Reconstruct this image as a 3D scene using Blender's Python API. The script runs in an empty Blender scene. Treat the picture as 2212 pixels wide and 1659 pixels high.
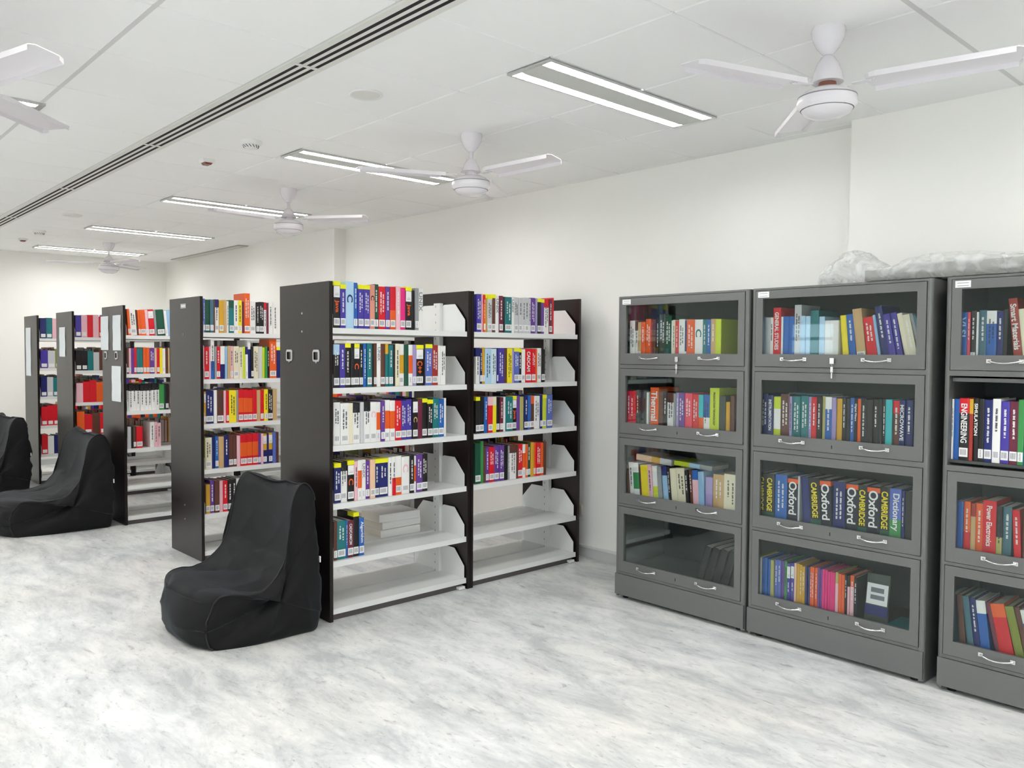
import bpy, bmesh, math, random, re
from mathutils import Vector, Matrix
C = bpy.context.scene.collection
R = math.radians
scene = bpy.context.scene

# ---------------------------------------------------------------- camera, world, exposure, lamps
def lin(c):
    return tuple(((v / 255) / 12.92 if v <= 10 else (((v / 255) + 0.055) / 1.055) ** 2.4) for v in c)

cam_d = bpy.data.cameras.new('camera'); cam = bpy.data.objects.new('camera', cam_d); C.objects.link(cam)
cam_d.sensor_width = 36; cam_d.lens = 1771.31 / 2212 * 36; cam_d.clip_start = 0.05
yaw, pitch, roll = R(42.75155), R(2.15847), R(0.33856)
f_ = Vector((math.sin(yaw) * math.cos(pitch), math.cos(yaw) * math.cos(pitch), -math.sin(pitch)))
r_ = Vector((math.cos(yaw), -math.sin(yaw), 0)); u_ = r_.cross(f_)
rr = r_ * math.cos(roll) + u_ * math.sin(roll); uu = -r_ * math.sin(roll) + u_ * math.cos(roll)
m = Matrix.Identity(4)
for i in range(3):
    m[i][0], m[i][1], m[i][2] = rr[i], uu[i], -f_[i]
m[0][3], m[1][3], m[2][3] = 0, 0, 1.43
cam.matrix_world = m
scene.camera = cam

world = bpy.data.worlds.new('world'); scene.world = world; world.use_nodes = True
bg = world.node_tree.nodes['Background']; bg.inputs[0].default_value = (0.75, 0.87, 1.0, 1); bg.inputs[1].default_value = 6.0

vs = scene.view_settings
vs.view_transform = 'Standard'; vs.look = 'None'; vs.gamma = 1; vs.use_curve_mapping = False
vs.exposure = 0.12
scene.cycles.use_denoising = True
scene.cycles.use_adaptive_sampling = True; scene.cycles.adaptive_threshold = 0.02
scene.cycles.max_bounces = 9; scene.cycles.diffuse_bounces = 5; scene.cycles.transparent_max_bounces = 16
scene.cycles.caustics_reflective = False; scene.cycles.caustics_refractive = False
scene.cycles.sample_clamp_indirect = 8

LAMP = 47.0          # strength of the tubes in the ceiling fittings
FIT_Y = [-1.6, 0.45, 2.51, 4.57, 6.61, 8.66, 10.69]

# ---------------------------------------------------------------- materials
MATS = {}
def mat(name, rgb, rough=0.5, metal=0.0, spec=0.5, bump=None, emit=None, coat=0):
    if name in MATS: return MATS[name]
    mt = bpy.data.materials.new(name); mt.use_nodes = True; MATS[name] = mt
    nt = mt.node_tree; b = nt.nodes['Principled BSDF']
    b.inputs['Base Color'].default_value = (*lin(rgb), 1); b.inputs['Roughness'].default_value = rough
    b.inputs['Metallic'].default_value = metal; b.inputs['Specular IOR Level'].default_value = spec
    if coat: b.inputs['Coat Weight'].default_value = coat
    if emit:
        b.inputs['Emission Color'].default_value = (1, 0.99, 0.975, 1); b.inputs['Emission Strength'].default_value = emit
    # gentle procedural variation so that no surface is perfectly flat
    tc = nt.nodes.new('ShaderNodeTexCoord'); nz = nt.nodes.new('ShaderNodeTexNoise')
    sc, st = bump if bump else (60, 0.02)
    nz.inputs['Scale'].default_value = sc; nz.inputs['Detail'].default_value = 3
    bp = nt.nodes.new('ShaderNodeBump'); bp.inputs['Strength'].default_value = st; bp.inputs['Distance'].default_value = 0.01
    nt.links.new(tc.outputs['Object'], nz.inputs['Vector']); nt.links.new(nz.outputs['Fac'], bp.inputs['Height'])
    nt.links.new(bp.outputs['Normal'], b.inputs['Normal'])
    return mt

M_wall = mat('wall_paint', (250, 249, 244), 0.55, spec=0.35, bump=(35, 0.05))
M_ceil = mat('ceiling_tile', (248, 248, 247), 0.8, spec=0.2, bump=(220, 0.08))
M_grid = mat('ceiling_grid', (214, 213, 212), 0.7)
M_rackw = mat('white_enamel', (232, 233, 231), 0.35, spec=0.5)
M_dark = mat('dark_laminate', (24, 16, 15), 0.3, spec=0.38, bump=(300, 0.06))
M_plinth = mat('plinth_grey', (92, 86, 86), 0.6)
M_cab = mat('grey_hammertone', (112, 113, 112), 0.34, metal=0.25, spec=0.5, bump=(260, 0.10))
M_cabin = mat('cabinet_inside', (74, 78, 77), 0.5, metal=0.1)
M_black = mat('shadow_gap', (26, 26, 28), 0.8)  # near-black of the bookcase feet and locks
M_chrome = mat('chrome', (228, 228, 230), 0.12, metal=1.0)
M_fan = mat('fan_enamel', (236, 232, 236), 0.22, spec=0.5)
M_fanband = mat('fan_grey_line', (150, 148, 150), 0.5)
M_copper = mat('fan_winding', (150, 96, 80), 0.5)
M_louv = mat('louvre_aluminium', (205, 206, 205), 0.25, metal=0.8)
M_tray = mat('fitting_grey', (205, 206, 202), 0.5)
M_tube = mat('lamp_tube', (255, 255, 255), 0.5, emit=LAMP)
M_slot = mat('diffuser_slot', (30, 22, 30), 0.9)
M_frame = mat('diffuser_frame', (226, 226, 220), 0.5)
M_vent = mat('vent_grey', (165, 165, 158), 0.5)
M_plast = mat('white_plastic', (235, 235, 233), 0.35)
M_red = mat('red_lens', (120, 60, 48), 0.3)
M_paper = mat('paper', (222, 228, 231), 0.8, spec=0.2)
M_page = mat('page_edges', (222, 214, 200), 0.9, spec=0.1, bump=(400, 0.2))
M_stick = mat('sticker_white', (240, 240, 240), 0.6)
M_code = mat('barcode_grey', (120, 122, 128), 0.7)
M_tag = mat('tag_yellow', (242, 238, 30), 0.5)
M_lt = mat('lettering_light', (245, 243, 240), 0.5)
M_dk = mat('lettering_dark', (60, 62, 72), 0.6)
M_tan = mat('socket_beige', (205, 192, 180), 0.5)
M_screw = mat('screw_steel', (190, 190, 192), 0.3, metal=0.9)

def fabric():
    mt = mat('black_fabric', (13, 13, 15), 0.75, spec=0.3, bump=(900, 0.12)); b = mt.node_tree.nodes['Principled BSDF']
    b.inputs['Sheen Weight'].default_value = 0.10; b.inputs['Sheen Roughness'].default_value = 0.4
    b.inputs['Sheen Tint'].default_value = (0.7, 0.84, 1, 1)  # blue tint puts the cool daylight glance into the fabric colour
    return mt
M_fab = fabric()
M_seam = mat('black_piping', (16, 16, 18), 0.6)

def floor_material():
    mt = bpy.data.materials.new('marble_floor'); mt.use_nodes = True; nt = mt.node_tree; L = nt.links.new
    b = nt.nodes['Principled BSDF']; tc = nt.nodes.new('ShaderNodeTexCoord')
    def noise(scl, scale, detail, rough, dist=0.0, rot=0):
        mp = nt.nodes.new('ShaderNodeMapping'); mp.inputs['Scale'].default_value = scl; mp.inputs['Rotation'].default_value = (0, 0, rot)
        n = nt.nodes.new('ShaderNodeTexNoise'); n.inputs['Scale'].default_value = scale; n.inputs['Detail'].default_value = detail
        n.inputs['Roughness'].default_value = rough; n.inputs['Distortion'].default_value = dist
        L(tc.outputs['Object'], mp.inputs['Vector']); L(mp.outputs['Vector'], n.inputs['Vector']); return n
    def ramp(src, stops):
        r = nt.nodes.new('ShaderNodeValToRGB'); e = r.color_ramp.elements
        while len(e) < len(stops): e.new(0.5)
        for k, (p, c) in enumerate(stops): e[k].position = p; e[k].color = (*c, 1) if len(c) == 3 else c
        L(src, r.inputs['Fac']); return r
    def mul(a, bb, fac=1.0):
        mx = nt.nodes.new('ShaderNodeMix'); mx.data_type = 'RGBA'; mx.blend_type = 'MULTIPLY'; mx.inputs[0].default_value = fac
        L(a, mx.inputs[6]); L(bb, mx.inputs[7]); return mx.outputs[2]
    g = lambda v: (v, v, v)
    n1 = noise((2.7, 1.0, 1), 2.2, 14, 0.74, 0.35, R(-8)); big = ramp(n1.outputs['Fac'], [(0.38, lin((196, 200, 202))), (0.49, lin((221, 224, 224))), (0.60, lin((239, 240, 239)))])
    n2 = noise((3.2, 1.0, 1), 7.0, 6, 0.66, 0.7, R(-8)); fl = ramp(n2.outputs['Fac'], [(0.31, g(0.50)), (0.37, g(0.86)), (0.45, g(1.0))])
    n3 = noise((1, 1, 1), 0.8, 3, 0.5); warm = ramp(n3.outputs['Fac'], [(0.4, (1, 1, 1)), (0.68, (1.0, 0.965, 0.93))])
    n4 = noise((2.2, 1.0, 1), 26.0, 3, 0.5, 0.3, R(-8)); sp = ramp(n4.outputs['Fac'], [(0.30, g(0.55)), (0.37, g(1.0))])
    c = mul(big.outputs['Color'], fl.outputs['Color'], 0.75); c = mul(c, sp.outputs['Color'], 0.45); c = mul(c, warm.outputs['Color'])
    L(c, b.inputs['Base Color'])
    b.inputs['Roughness'].default_value = 0.28; b.inputs['Specular IOR Level'].default_value = 0.4
    return mt
M_floor = floor_material()
M_skirt = mat('skirting_marble', (206, 208, 206), 0.35, bump=(20, 0.03))

def glass_material(name='pane_glass', tint=(0.97, 0.985, 0.98), refl=0.16):
    mt = bpy.data.materials.new(name); mt.use_nodes = True; nt = mt.node_tree; nt.nodes.clear(); L = nt.links.new
    out = nt.nodes.new('ShaderNodeOutputMaterial'); mx = nt.nodes.new('ShaderNodeMixShader')
    tr = nt.nodes.new('ShaderNodeBsdfTransparent'); tr.inputs[0].default_value = (*tint, 1)
    gl = nt.nodes.new('ShaderNodeBsdfGlossy'); gl.inputs['Roughness'].default_value = 0.02; gl.inputs['Color'].default_value = (0.9, 1, 0.98, 1)
    fr = nt.nodes.new('ShaderNodeFresnel'); fr.inputs['IOR'].default_value = 1.5
    hf = nt.nodes.new('ShaderNodeMath'); hf.operation = 'MULTIPLY'; hf.inputs[1].default_value = 0.5; L(fr.outputs[0], hf.inputs[0]); L(hf.outputs[0], mx.inputs[0]); L(tr.outputs[0], mx.inputs[1]); L(gl.outputs[0], mx.inputs[2]); L(mx.outputs[0], out.inputs['Surface'])
    return mt
M_glass = glass_material()

def film_material():
    mt = bpy.data.materials.new('plastic_film'); mt.use_nodes = True; nt = mt.node_tree; L = nt.links.new
    b = nt.nodes['Principled BSDF']; b.inputs['Base Color'].default_value = (*lin((238, 240, 239)), 1); b.inputs['Roughness'].default_value = 0.18
    out = [n for n in nt.nodes if n.type == 'OUTPUT_MATERIAL'][0]; mx = nt.nodes.new('ShaderNodeMixShader'); tr = nt.nodes.new('ShaderNodeBsdfTransparent')
    nz = nt.nodes.new('ShaderNodeTexNoise'); nz.inputs['Scale'].default_value = 9; nz.inputs['Distortion'].default_value = 1.5
    tc = nt.nodes.new('ShaderNodeTexCoord'); mr = nt.nodes.new('ShaderNodeMapRange'); mr.inputs[1].default_value = 0.35; mr.inputs[2].default_value = 0.65
    mr.inputs[3].default_value = 0.14; mr.inputs[4].default_value = 0.50
    L(tc.outputs['Object'], nz.inputs['Vector']); L(nz.outputs['Fac'], mr.inputs[0]); L(mr.outputs[0], mx.inputs[0])
    L(b.outputs[0], mx.inputs[2]); L(tr.outputs[0], mx.inputs[1]); L(mx.outputs[0], out.inputs['Surface'])
    return mt
M_film = film_material()

COL = {  # code: (sRGB, word)
 'bk': ((28, 26, 28), 'black'), 'wh': ((240, 239, 236), 'white'), 'cr': ((236, 228, 200), 'cream'), 'gy': ((150, 152, 155), 'grey'),
 'lg': ((205, 206, 208), 'pale grey'), 'pk': ((240, 190, 200), 'pale pink'), 'hp': ((232, 40, 130), 'hot pink'), 'rd': ((218, 24, 40), 'red'),
 'dr': ((160, 50, 38), 'brick red'), 'mr': ((110, 36, 60), 'maroon'), 'or': ((235, 96, 34), 'orange'), 'yl': ((245, 225, 40), 'yellow'),
 'lm': ((205, 222, 50), 'lime'), 'gn': ((60, 145, 75), 'green'), 'dg': ((26, 82, 62), 'dark green'), 'tl': ((30, 118, 122), 'teal'),
 'bl': ((40, 100, 180), 'blue'), 'nv': ((28, 38, 105), 'navy'), 'lb': ((150, 190, 225), 'light blue'), 'sk': ((180, 215, 240), 'sky blue'),
 'pb': ((212, 230, 238), 'icy blue'), 'pu': ((105, 62, 150), 'purple'), 'vi': ((72, 58, 160), 'violet'), 'br': ((98, 58, 46), 'brown'),
 'db': ((50, 26, 22), 'dark brown'), 'tn': ((205, 170, 120), 'tan'), 'mg': ((214, 165, 45), 'mustard'), 'ol': ((130, 140, 50), 'olive'),
 'cy': ((60, 190, 195), 'cyan'), 'sa': ((225, 150, 130), 'salmon'), 'lv': ((165, 150, 200), 'lavender'), 'pw': ((90, 110, 190), 'periwinkle'),
 'pc': ((240, 200, 165), 'peach'), 'kh': ((180, 175, 105), 'khaki'), 'gt': ((70, 110, 125), 'grey-teal'), 'gd': ((62, 72, 64), 'grey-green'),
 'dn': ((16, 20, 46), 'dark navy'), 'rs': ((238, 70, 95), 'rose red'),
}
def cmat(code):
    return mat('cover_' + COL[code][1].replace(' ', '_').replace('-', '_'), COL[code][0], 0.42, spec=0.45, bump=(80, 0.03))

# ---------------------------------------------------------------- mesh helpers
class MB:
    def __init__(s): s.v = []; s.f = []; s.mi = []; s.sm = []
    def poly(s, pts, faces, mi=0, smooth=False):
        n = len(s.v); s.v += [tuple(p) for p in pts]
        for f in faces: s.f.append([n + i for i in f]); s.mi.append(mi); s.sm.append(smooth)
    def box(s, x0, x1, y0, y1, z0, z1, mi=0):
        if x0 > x1: x0, x1 = x1, x0
        if y0 > y1: y0, y1 = y1, y0
        s.poly([(x0,y0,z0),(x1,y0,z0),(x1,y1,z0),(x0,y1,z0),(x0,y0,z1),(x1,y0,z1),(x1,y1,z1),(x0,y1,z1)],
               [(0,3,2,1),(4,5,6,7),(0,1,5,4),(1,2,6,5),(2,3,7,6),(3,0,4,7)], mi)
    def prism(s, pts, axis, a0, a1, mi=0, smooth=False):
        """extrude a 2-D outline; axis 0: pts are (y,z), axis 1: (x,z), axis 2: (x,y)"""
        def P(p, a): return (a, p[0], p[1]) if axis == 0 else ((p[0], a, p[1]) if axis == 1 else (p[0], p[1], a))
        n = len(pts); v = [P(p, a0) for p in pts] + [P(p, a1) for p in pts]
        s.poly(v, [tuple(range(n))[::-1], tuple(range(n, 2 * n))], mi)
        s.poly(v, [(i, (i + 1) % n, n + (i + 1) % n, n + i) for i in range(n)], mi, smooth)
    def lathe(s, prof, cx, cy, mi=0, n=40, smooth=True, cap=True):
        v = []
        for (r, z) in prof:
            for k in range(n):
                a = 2 * math.pi * k / n; v.append((cx + r * math.cos(a), cy + r * math.sin(a), z))
        fs = []
        for i in range(len(prof) - 1):
            for k in range(n):
                k2 = (k + 1) % n; fs.append((i*n+k, i*n+k2, (i+1)*n+k2, (i+1)*n+k))
        s.poly(v, fs, mi, smooth)
        if cap: s.poly(v, [tuple(range(n)), tuple(range((len(prof)-1)*n, len(prof)*n))[::-1]], mi)
    def tube(s, path, r, mi=0, n=10, flat=1.0):
        v = []; fs = []; P = [Vector(p) for p in path]
        for i, p in enumerate(P):
            t = (P[min(i+1, len(P)-1)] - P[max(i-1, 0)]).normalized()
            a = t.cross(Vector((0, 0, 1)))
            if a.length < 0.05: a = t.cross(Vector((1, 0, 0)))
            a.normalize(); b = a.cross(t)
            rad = r[i] if isinstance(r, (list, tuple)) else r
            for k in range(n):
                q = 2 * math.pi * k / n; v.append(p + a * rad * math.cos(q) + b * rad * flat * math.sin(q))
        for i in range(len(P) - 1):
            for k in range(n):
                k2 = (k + 1) % n; fs.append((i*n+k, i*n+k2, (i+1)*n+k2, (i+1)*n+k))
        s.poly(v, fs, mi, True); s.poly(v, [tuple(range(n))[::-1], tuple(range((len(P)-1)*n, len(P)*n))], mi)
    def mesh(s, name, mats):
        me = bpy.data.meshes.new(name); me.from_pydata(s.v, [], s.f); me.validate(clean_customdata=False)
        for m_ in (mats if isinstance(mats, (list, tuple)) else [mats]): me.materials.append(m_)
        if len(me.polygons) == len(s.f):
            me.polygons.foreach_set('material_index', s.mi); me.polygons.foreach_set('use_smooth', s.sm)
        bm = bmesh.new(); bm.from_mesh(me); bmesh.ops.recalc_face_normals(bm, faces=bm.faces); bm.to_mesh(me); bm.free()
        return me
    def build(s, name, mats, parent=None, weld=False):
        me = s.mesh(name, mats); o = bpy.data.objects.new(name, me); C.objects.link(o)
        if weld:
            bm = bmesh.new(); bm.from_mesh(me); bmesh.ops.remove_doubles(bm, verts=bm.verts, dist=1e-5); bmesh.ops.recalc_face_normals(bm, faces=bm.faces); bm.to_mesh(me); bm.free()
        if parent: o.parent = parent
        return o
def tag(o, label, cat, group=None, kind=None):
    o['label'] = label; o['category'] = cat
    if group: o['group'] = group
    if kind: o['kind'] = kind
    return o
def thing(name, label, cat, loc=(0, 0, 0), rot=(0, 0, 0), group=None):
    o = bpy.data.objects.new(name, None); C.objects.link(o); o.location = loc; o.rotation_euler = rot; o.empty_display_size = 0.05
    return tag(o, label, cat, group)
def struct(name, mb, mats):
    o = mb.build(name, mats); o['kind'] = 'structure'; return o
def share(o, parent, loc=(0, 0, 0), rot=(0, 0, 0)):
    c = o.copy(); C.objects.link(c); c.parent = parent; c.location = loc; c.rotation_euler = rot; return c
def copy_tree(o, parent=None):
    c = o.copy(); C.objects.link(c); c.parent = parent
    for ch in list(o.children): copy_tree(ch, c)
    return c

# ---------------------------------------------------------------- room shell
CEIL = 2.63; XW, XP = 4.284, 4.157; YB, YF, XL = -3.2, 11.45, -3.4
mb = MB(); mb.box(XL - 0.2, 4.6, YB - 0.2, YF + 0.2, -0.12, 0); struct('floor', mb, M_floor)
mb = MB(); mb.box(XL - 0.2, 4.6, YB - 0.2, YF + 0.2, CEIL + 0.006, CEIL + 0.12, 1)
gx = [1.8 + 0.6 * k for k in range(5)]; gl = [1.65 - 0.6 * k for k in range(9)]
gy = [2.376 + 0.6 * k for k in range(-10, 17)]
def tile(x0, x1, y0, y1):
    g_, c_ = 0.003, 0.004; a, b_, c2, d_ = x0 + g_, x1 - g_, y0 + g_, y1 - g_
    z0, z1 = CEIL, CEIL + 0.006
    mb.poly([(a,c2,z1),(b_,c2,z1),(b_,d_,z1),(a,d_,z1),(a+c_,c2+c_,z0),(b_-c_,c2+c_,z0),(b_-c_,d_-c_,z0),(a+c_,d_-c_,z0)],
            [(4,7,6,5),(0,4,5,1),(1,5,6,2),(2,6,7,3),(3,7,4,0)], 0)
for i in range(len(gy) - 1):
    y0, y1 = max(gy[i], YB), min(gy[i + 1], YF)
    for j in range(len(gx)):
        x1 = gx[j + 1] if j + 1 < len(gx) else 4.5
        if gx[j] < 4.28: tile(gx[j], min(x1, 4.29), y0, y1)
    for j in range(len(gl) - 1): tile(max(gl[j + 1], XL), gl[j], y0, y1)
mb.box(1.645, 1.805, YB, YF, CEIL + 0.0005, CEIL + 0.01, 1)
mb.box(1.042, 1.060, YB, YF, CEIL - 0.0015, CEIL + 0.002, 1); mb.box(1.81, 4.15, 1.165, 1.183, CEIL - 0.0015, CEIL + 0.002, 1)
struct('ceiling', mb, [M_ceil, M_grid])
mb = MB(); mb.prism([(XP, YB - .2), (XP, 1.945), (XW, 1.945), (XW, 7.05), (XP, 7.05), (XP, YF + .2), (4.6, YF + .2), (4.6, YB - .2)], 2, 0, CEIL + 0.05); struct('wall_right', mb, M_wall)
mb = MB(); mb.box(XL - 0.2, XP, YF, YF + 0.2, 0, CEIL + 0.05); struct('wall_far', mb, M_wall)
mb = MB(); mb.box(XL - 0.2, XP, YB - 0.2, YB, 0, CEIL + 0.05); struct('wall_back', mb, M_wall)
# left wall windows; the large first one is unseen, added for cool daylight (y0, y1, z0, z1)
wins = [(-2.4, 0.2, 0.9, 2.25), (5.25, 5.95, 1.42, 1.90)]
mb = MB(); ys = YB
for (y0, y1, z0, z1) in wins:
    mb.box(XL - 0.2, XL, ys, y0, 0, CEIL + 0.05); mb.box(XL - 0.2, XL, y0, y1, 0, z0); mb.box(XL - 0.2, XL, y0, y1, z1, CEIL + 0.05); ys = y1
mb.box(XL - 0.2, XL, ys, YF, 0, CEIL + 0.05)
struct('wall_left', mb, M_wall)
for k, (a, b_, z0, z1) in enumerate(wins):
    w = bpy.data.objects.new('window_%d' % (k + 1), None); C.objects.link(w); w.location = (XL - 0.1, (a + b_) / 2, z0); w['kind'] = 'structure'
    h2 = (b_ - a) / 2; H_ = z1 - z0; mb = MB()
    for q in ((0, .04), (H_ - .04, H_)): mb.box(-.03, .03, -h2, h2, *q)
    if k: mb.box(-.03, .03, -h2, h2, H_ * .45, H_ * .45 + .04)
    for y0 in ((-h2, -.02, h2 - .04) if not k else (-h2, h2 - .04)): mb.box(-.03, .03, y0, y0 + .04, .04, H_ - .04)
    mb.build('window_frame', M_plast, w)
    mb = MB(); mb.box(-.004, .004, -h2 + .04, h2 - .04, .04, H_ - .04); mb.build('window_pane', M_glass, w)
def skirting(name, rects):
    mb = MB()
    for (x0, x1, y0, y1, dx, dy) in rects:
        mb.box(x0, x1, y0, y1, 0, 0.068, 0); mb.box(x0 + min(dx, 0), x1 + max(dx, 0), y0 + min(dy, 0), y1 + max(dy, 0), 0.068, 0.082, 1)
    struct(name, mb, [M_skirt, M_rackw])
skirting('baseboard_right', [(XW - .014, XW, 1.96, 7.05, -.006, 0), (XP - .014, XP, 7.05, YF, -.006, 0), (XP - .014, XP, YB, 1.95, -.006, 0)])
skirting('baseboard_far', [(XL, XP - .02, YF - .014, YF, 0, -.006)])

# ---------------------------------------------------------------- ceiling fittings
def fitting_proto(label):
    t = thing('ceiling_light', label, 'ceiling light', group='recessed twin-tube ceiling lights')
    L_, W_ = 1.2, 0.26
    f = MB()
    f.box(0, L_, -W_/2, -W_/2 + .012, -.010, 0); f.box(0, L_, W_/2 - .012, W_/2, -.010, 0)
    f.box(0, .02, -W_/2 + .012, W_/2 - .012, -.010, 0); f.box(L_ - .03, L_, -W_/2 + .012, W_/2 - .012, -.010, 0)
    f.build('frame', M_louv, t)
    c = MB(); c.box(.02, L_ - .03, -.062, .062, -.009, -.001); c.build('centre_panel', M_tray, t)
    for s in (-1, 1):
        y0 = s * .091
        tb = MB(); tb.box(.03, L_ - .04, y0 - .026, y0 + .026, -.0035, -.001); tb.build('lamp_tube', M_tube, t)
        lv = MB()
        for k in range(25): x = .045 + k * .0455; lv.box(x - .0016, x + .0016, y0 - .027, y0 + .027, -.010, -.004)
        for e in (-.0275, .0265): lv.box(.04, L_ - .05, y0 + e, y0 + e + .001, -.010, -.004)
        lv.build('louvre', M_louv, t)
    return t
order = ['nearest', 'second', 'third', 'fourth', 'last']
p0 = fitting_proto('bright twin-tube ceiling light above the rack nearest the glass cabinets, largest in view'); p0.location = (2.40, FIT_Y[2], CEIL)
FIT_LAB = {3: 'twin-tube ceiling light beside the second ceiling fan, over the front book rack', 4: 'narrow twin-tube ceiling light behind the third ceiling fan',
           5: 'thin twin-tube ceiling light between the third and the farthest ceiling fans', 6: 'farthest thin ceiling light, just behind the farthest fan'}
for col, x in ((1, 2.40), (0, -0.13), (2, -2.6)):
    for i, y in enumerate(FIT_Y):
        if (x, i) == (2.40, 2): continue
        c = copy_tree(p0); c.location = (x, y + (0.07 if col != 1 else 0), CEIL)
        if col == 1 and i >= 3: c['label'] = FIT_LAB[i]
        elif col == 1: c['label'] = 'twin-tube ceiling light out of view behind the camera over the cabinets side'
        elif col == 0 and i == 3: c['label'] = 'end of a twin-tube ceiling light cut off by the upper left picture edge'
        else: c['label'] = 'twin-tube ceiling light out of view in the left half of the room'

def make_fan(loc, ang, stem, label):
    t = thing('ceiling_fan', label, 'ceiling fan', loc, (0, 0, 0), 'white three-blade ceiling fans')
    b = MB(); b.lathe([(.058, 0), (.060, -.012), (.055, -.04), (.040, -.07), (.022, -.092), (.015, -.098)], 0, 0); b.build('canopy', M_fan, t)
    zb = -.098 - stem
    b = MB(); b.lathe([(.011, -.08), (.011, zb - .02)], 0, 0, n=16); b.build('down_rod', M_fan, t)
    mz = -.225 if stem < .02 else -.235
    b = MB(); b.lathe([(.013, zb), (.024, zb - .008), (.040, zb - .035), (.052, zb - .07), (.056, mz + .028)], 0, 0); b.build('bell_cover', M_fan, t)
    b = MB(); b.lathe([(.030, mz + .03), (.034, mz + .004)], 0, 0, n=20); b.build('winding', M_copper if stem < .02 else M_fan, t)
    b = MB(); b.lathe([(.02, mz + .006), (.058, mz + .004), (.085, mz - .008), (.102, mz - .022), (.1045, mz - .026)], 0, 0, 0, 56, cap=False)
    b.lathe([(.1035, mz - .026), (.1035, mz - .030)], 0, 0, 1, 56, cap=False)
    b.lathe([(.1045, mz - .030), (.107, mz - .045), (.105, mz - .060), (.094, mz - .070)], 0, 0, 0, 56, cap=False)
    b.lathe([(.092, mz - .0705), (.090, mz - .072)], 0, 0, 1, 56, cap=False)
    b.lathe([(.090, mz - .072), (.078, mz - .088), (.045, mz - .101), (.001, mz - .105)], 0, 0, 0, 56, cap=False)
    b.build('motor_housing', [M_fan, M_fanband], t)
    for k in range(3):
        a = R(ang + 120 * k); bl = MB()
        # blade outline along +x, slight pitch and a folded trailing edge
        out = [(.135, -.034), (.150, -.060), (.175, -.070), (.605, -.062), (.622, -.048), (.612, .036), (.600, .056), (.150, .060), (.135, .034)]
        tw = R(-6)
        def Q(x, y, dz): return (x, y * math.cos(tw), y * math.sin(tw) + dz)
        top = [Q(x, y, .0015) for x, y in out]; bot = [Q(x, y, -.0015) for x, y in out]; n = len(out)
        bl.poly(top + bot, [tuple(range(n)), tuple(range(n, 2*n))[::-1]] + [(i, (i+1) % n, n + (i+1) % n, n + i) for i in range(n)])
        fl = [Q(.155, -.064, 0), Q(.175, -.070, 0), Q(.600, -.062, 0), Q(.600, -.062, -.018), Q(.175, -.071, -.018), Q(.155, -.065, -.015)]
        bl.poly(fl, [(0, 1, 4, 5), (1, 2, 3, 4)])
        fl = [Q(.155, .060, 0), Q(.600, .056, 0), Q(.612, .036, 0), Q(.612, .036, -.014), Q(.600, .057, -.018), Q(.155, .061, -.018)]
        bl.poly(fl, [(0, 1, 4, 5), (1, 2, 3, 4)])
        o = bl.build('blade', M_fan, t); o.location = (0, 0, mz + .012); o.rotation_euler = (0, 0, a)
        sc_ = MB()
        sc_.box(.085, .155, -.016, .016, -.004, -.0018)
        for (x, y) in ((.165, -.018), (.165, .018), (.148, 0)): sc_.lathe([(.005, -.0018), (.003, -.006)], x, y * .98, n=8)
        s2 = sc_.build('blade_bracket', M_fan, o)
    return t
make_fan((2.93, 1.465, CEIL), 42, 0.0, 'large white ceiling fan nearest the camera, above the glass cabinets')
make_fan((2.92, 3.50, CEIL), 34, 0.035, 'white ceiling fan above the wall end of the front book rack')
make_fan((2.92, 5.60, CEIL), 66, 0.045, 'pale ceiling fan in front of the third twin-tube ceiling light')
make_fan((2.93, 9.80, CEIL), 38, 0.045, 'farthest small white ceiling fan, near the far corner')
make_fan((0.57, 3.62, CEIL), -75, 0.035, 'ceiling fan of which one blade tip enters at the upper left picture edge')

# long linear air diffuser
t = thing('air_diffuser', 'long white slot air diffuser with three dark slots running across the ceiling', 'air diffuser', (1.65, 0, CEIL))
b = MB()
for x0, x1 in ((0, .030), (.048, .066), (.084, .102), (.120, .150)): b.box(x0, x1, YB, YF - .01, -.008, .004)
b.build('frame', M_frame, t)
for x0 in (.030, .066, .102):
    b = MB(); b.box(x0, x0 + .018, YB, YF - .01, -.0078, 0.0); b.build('slot', M_slot, t)
for y in (1.34, 3.14, 4.95, 6.71, 8.5, 10.3):
    b = MB(); b.box(.018, .135, y - .011, y + .011, -.010, -.002); b.build('bridge', M_frame, t)
t = thing('air_grille', 'narrow grey return-air grille in the ceiling by the far right corner', 'air grille', (4.03, 8.9, CEIL))
b = MB(); b.box(0, .115, 0, 2.05, -.008, 0); b.build('frame', M_vent, t)
b = MB()
for k in range(5): b.box(.015 + k * .019, .024 + k * .019, .03, 2.02, -.012, -.008)
b.build('slat', M_frame, t)

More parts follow.
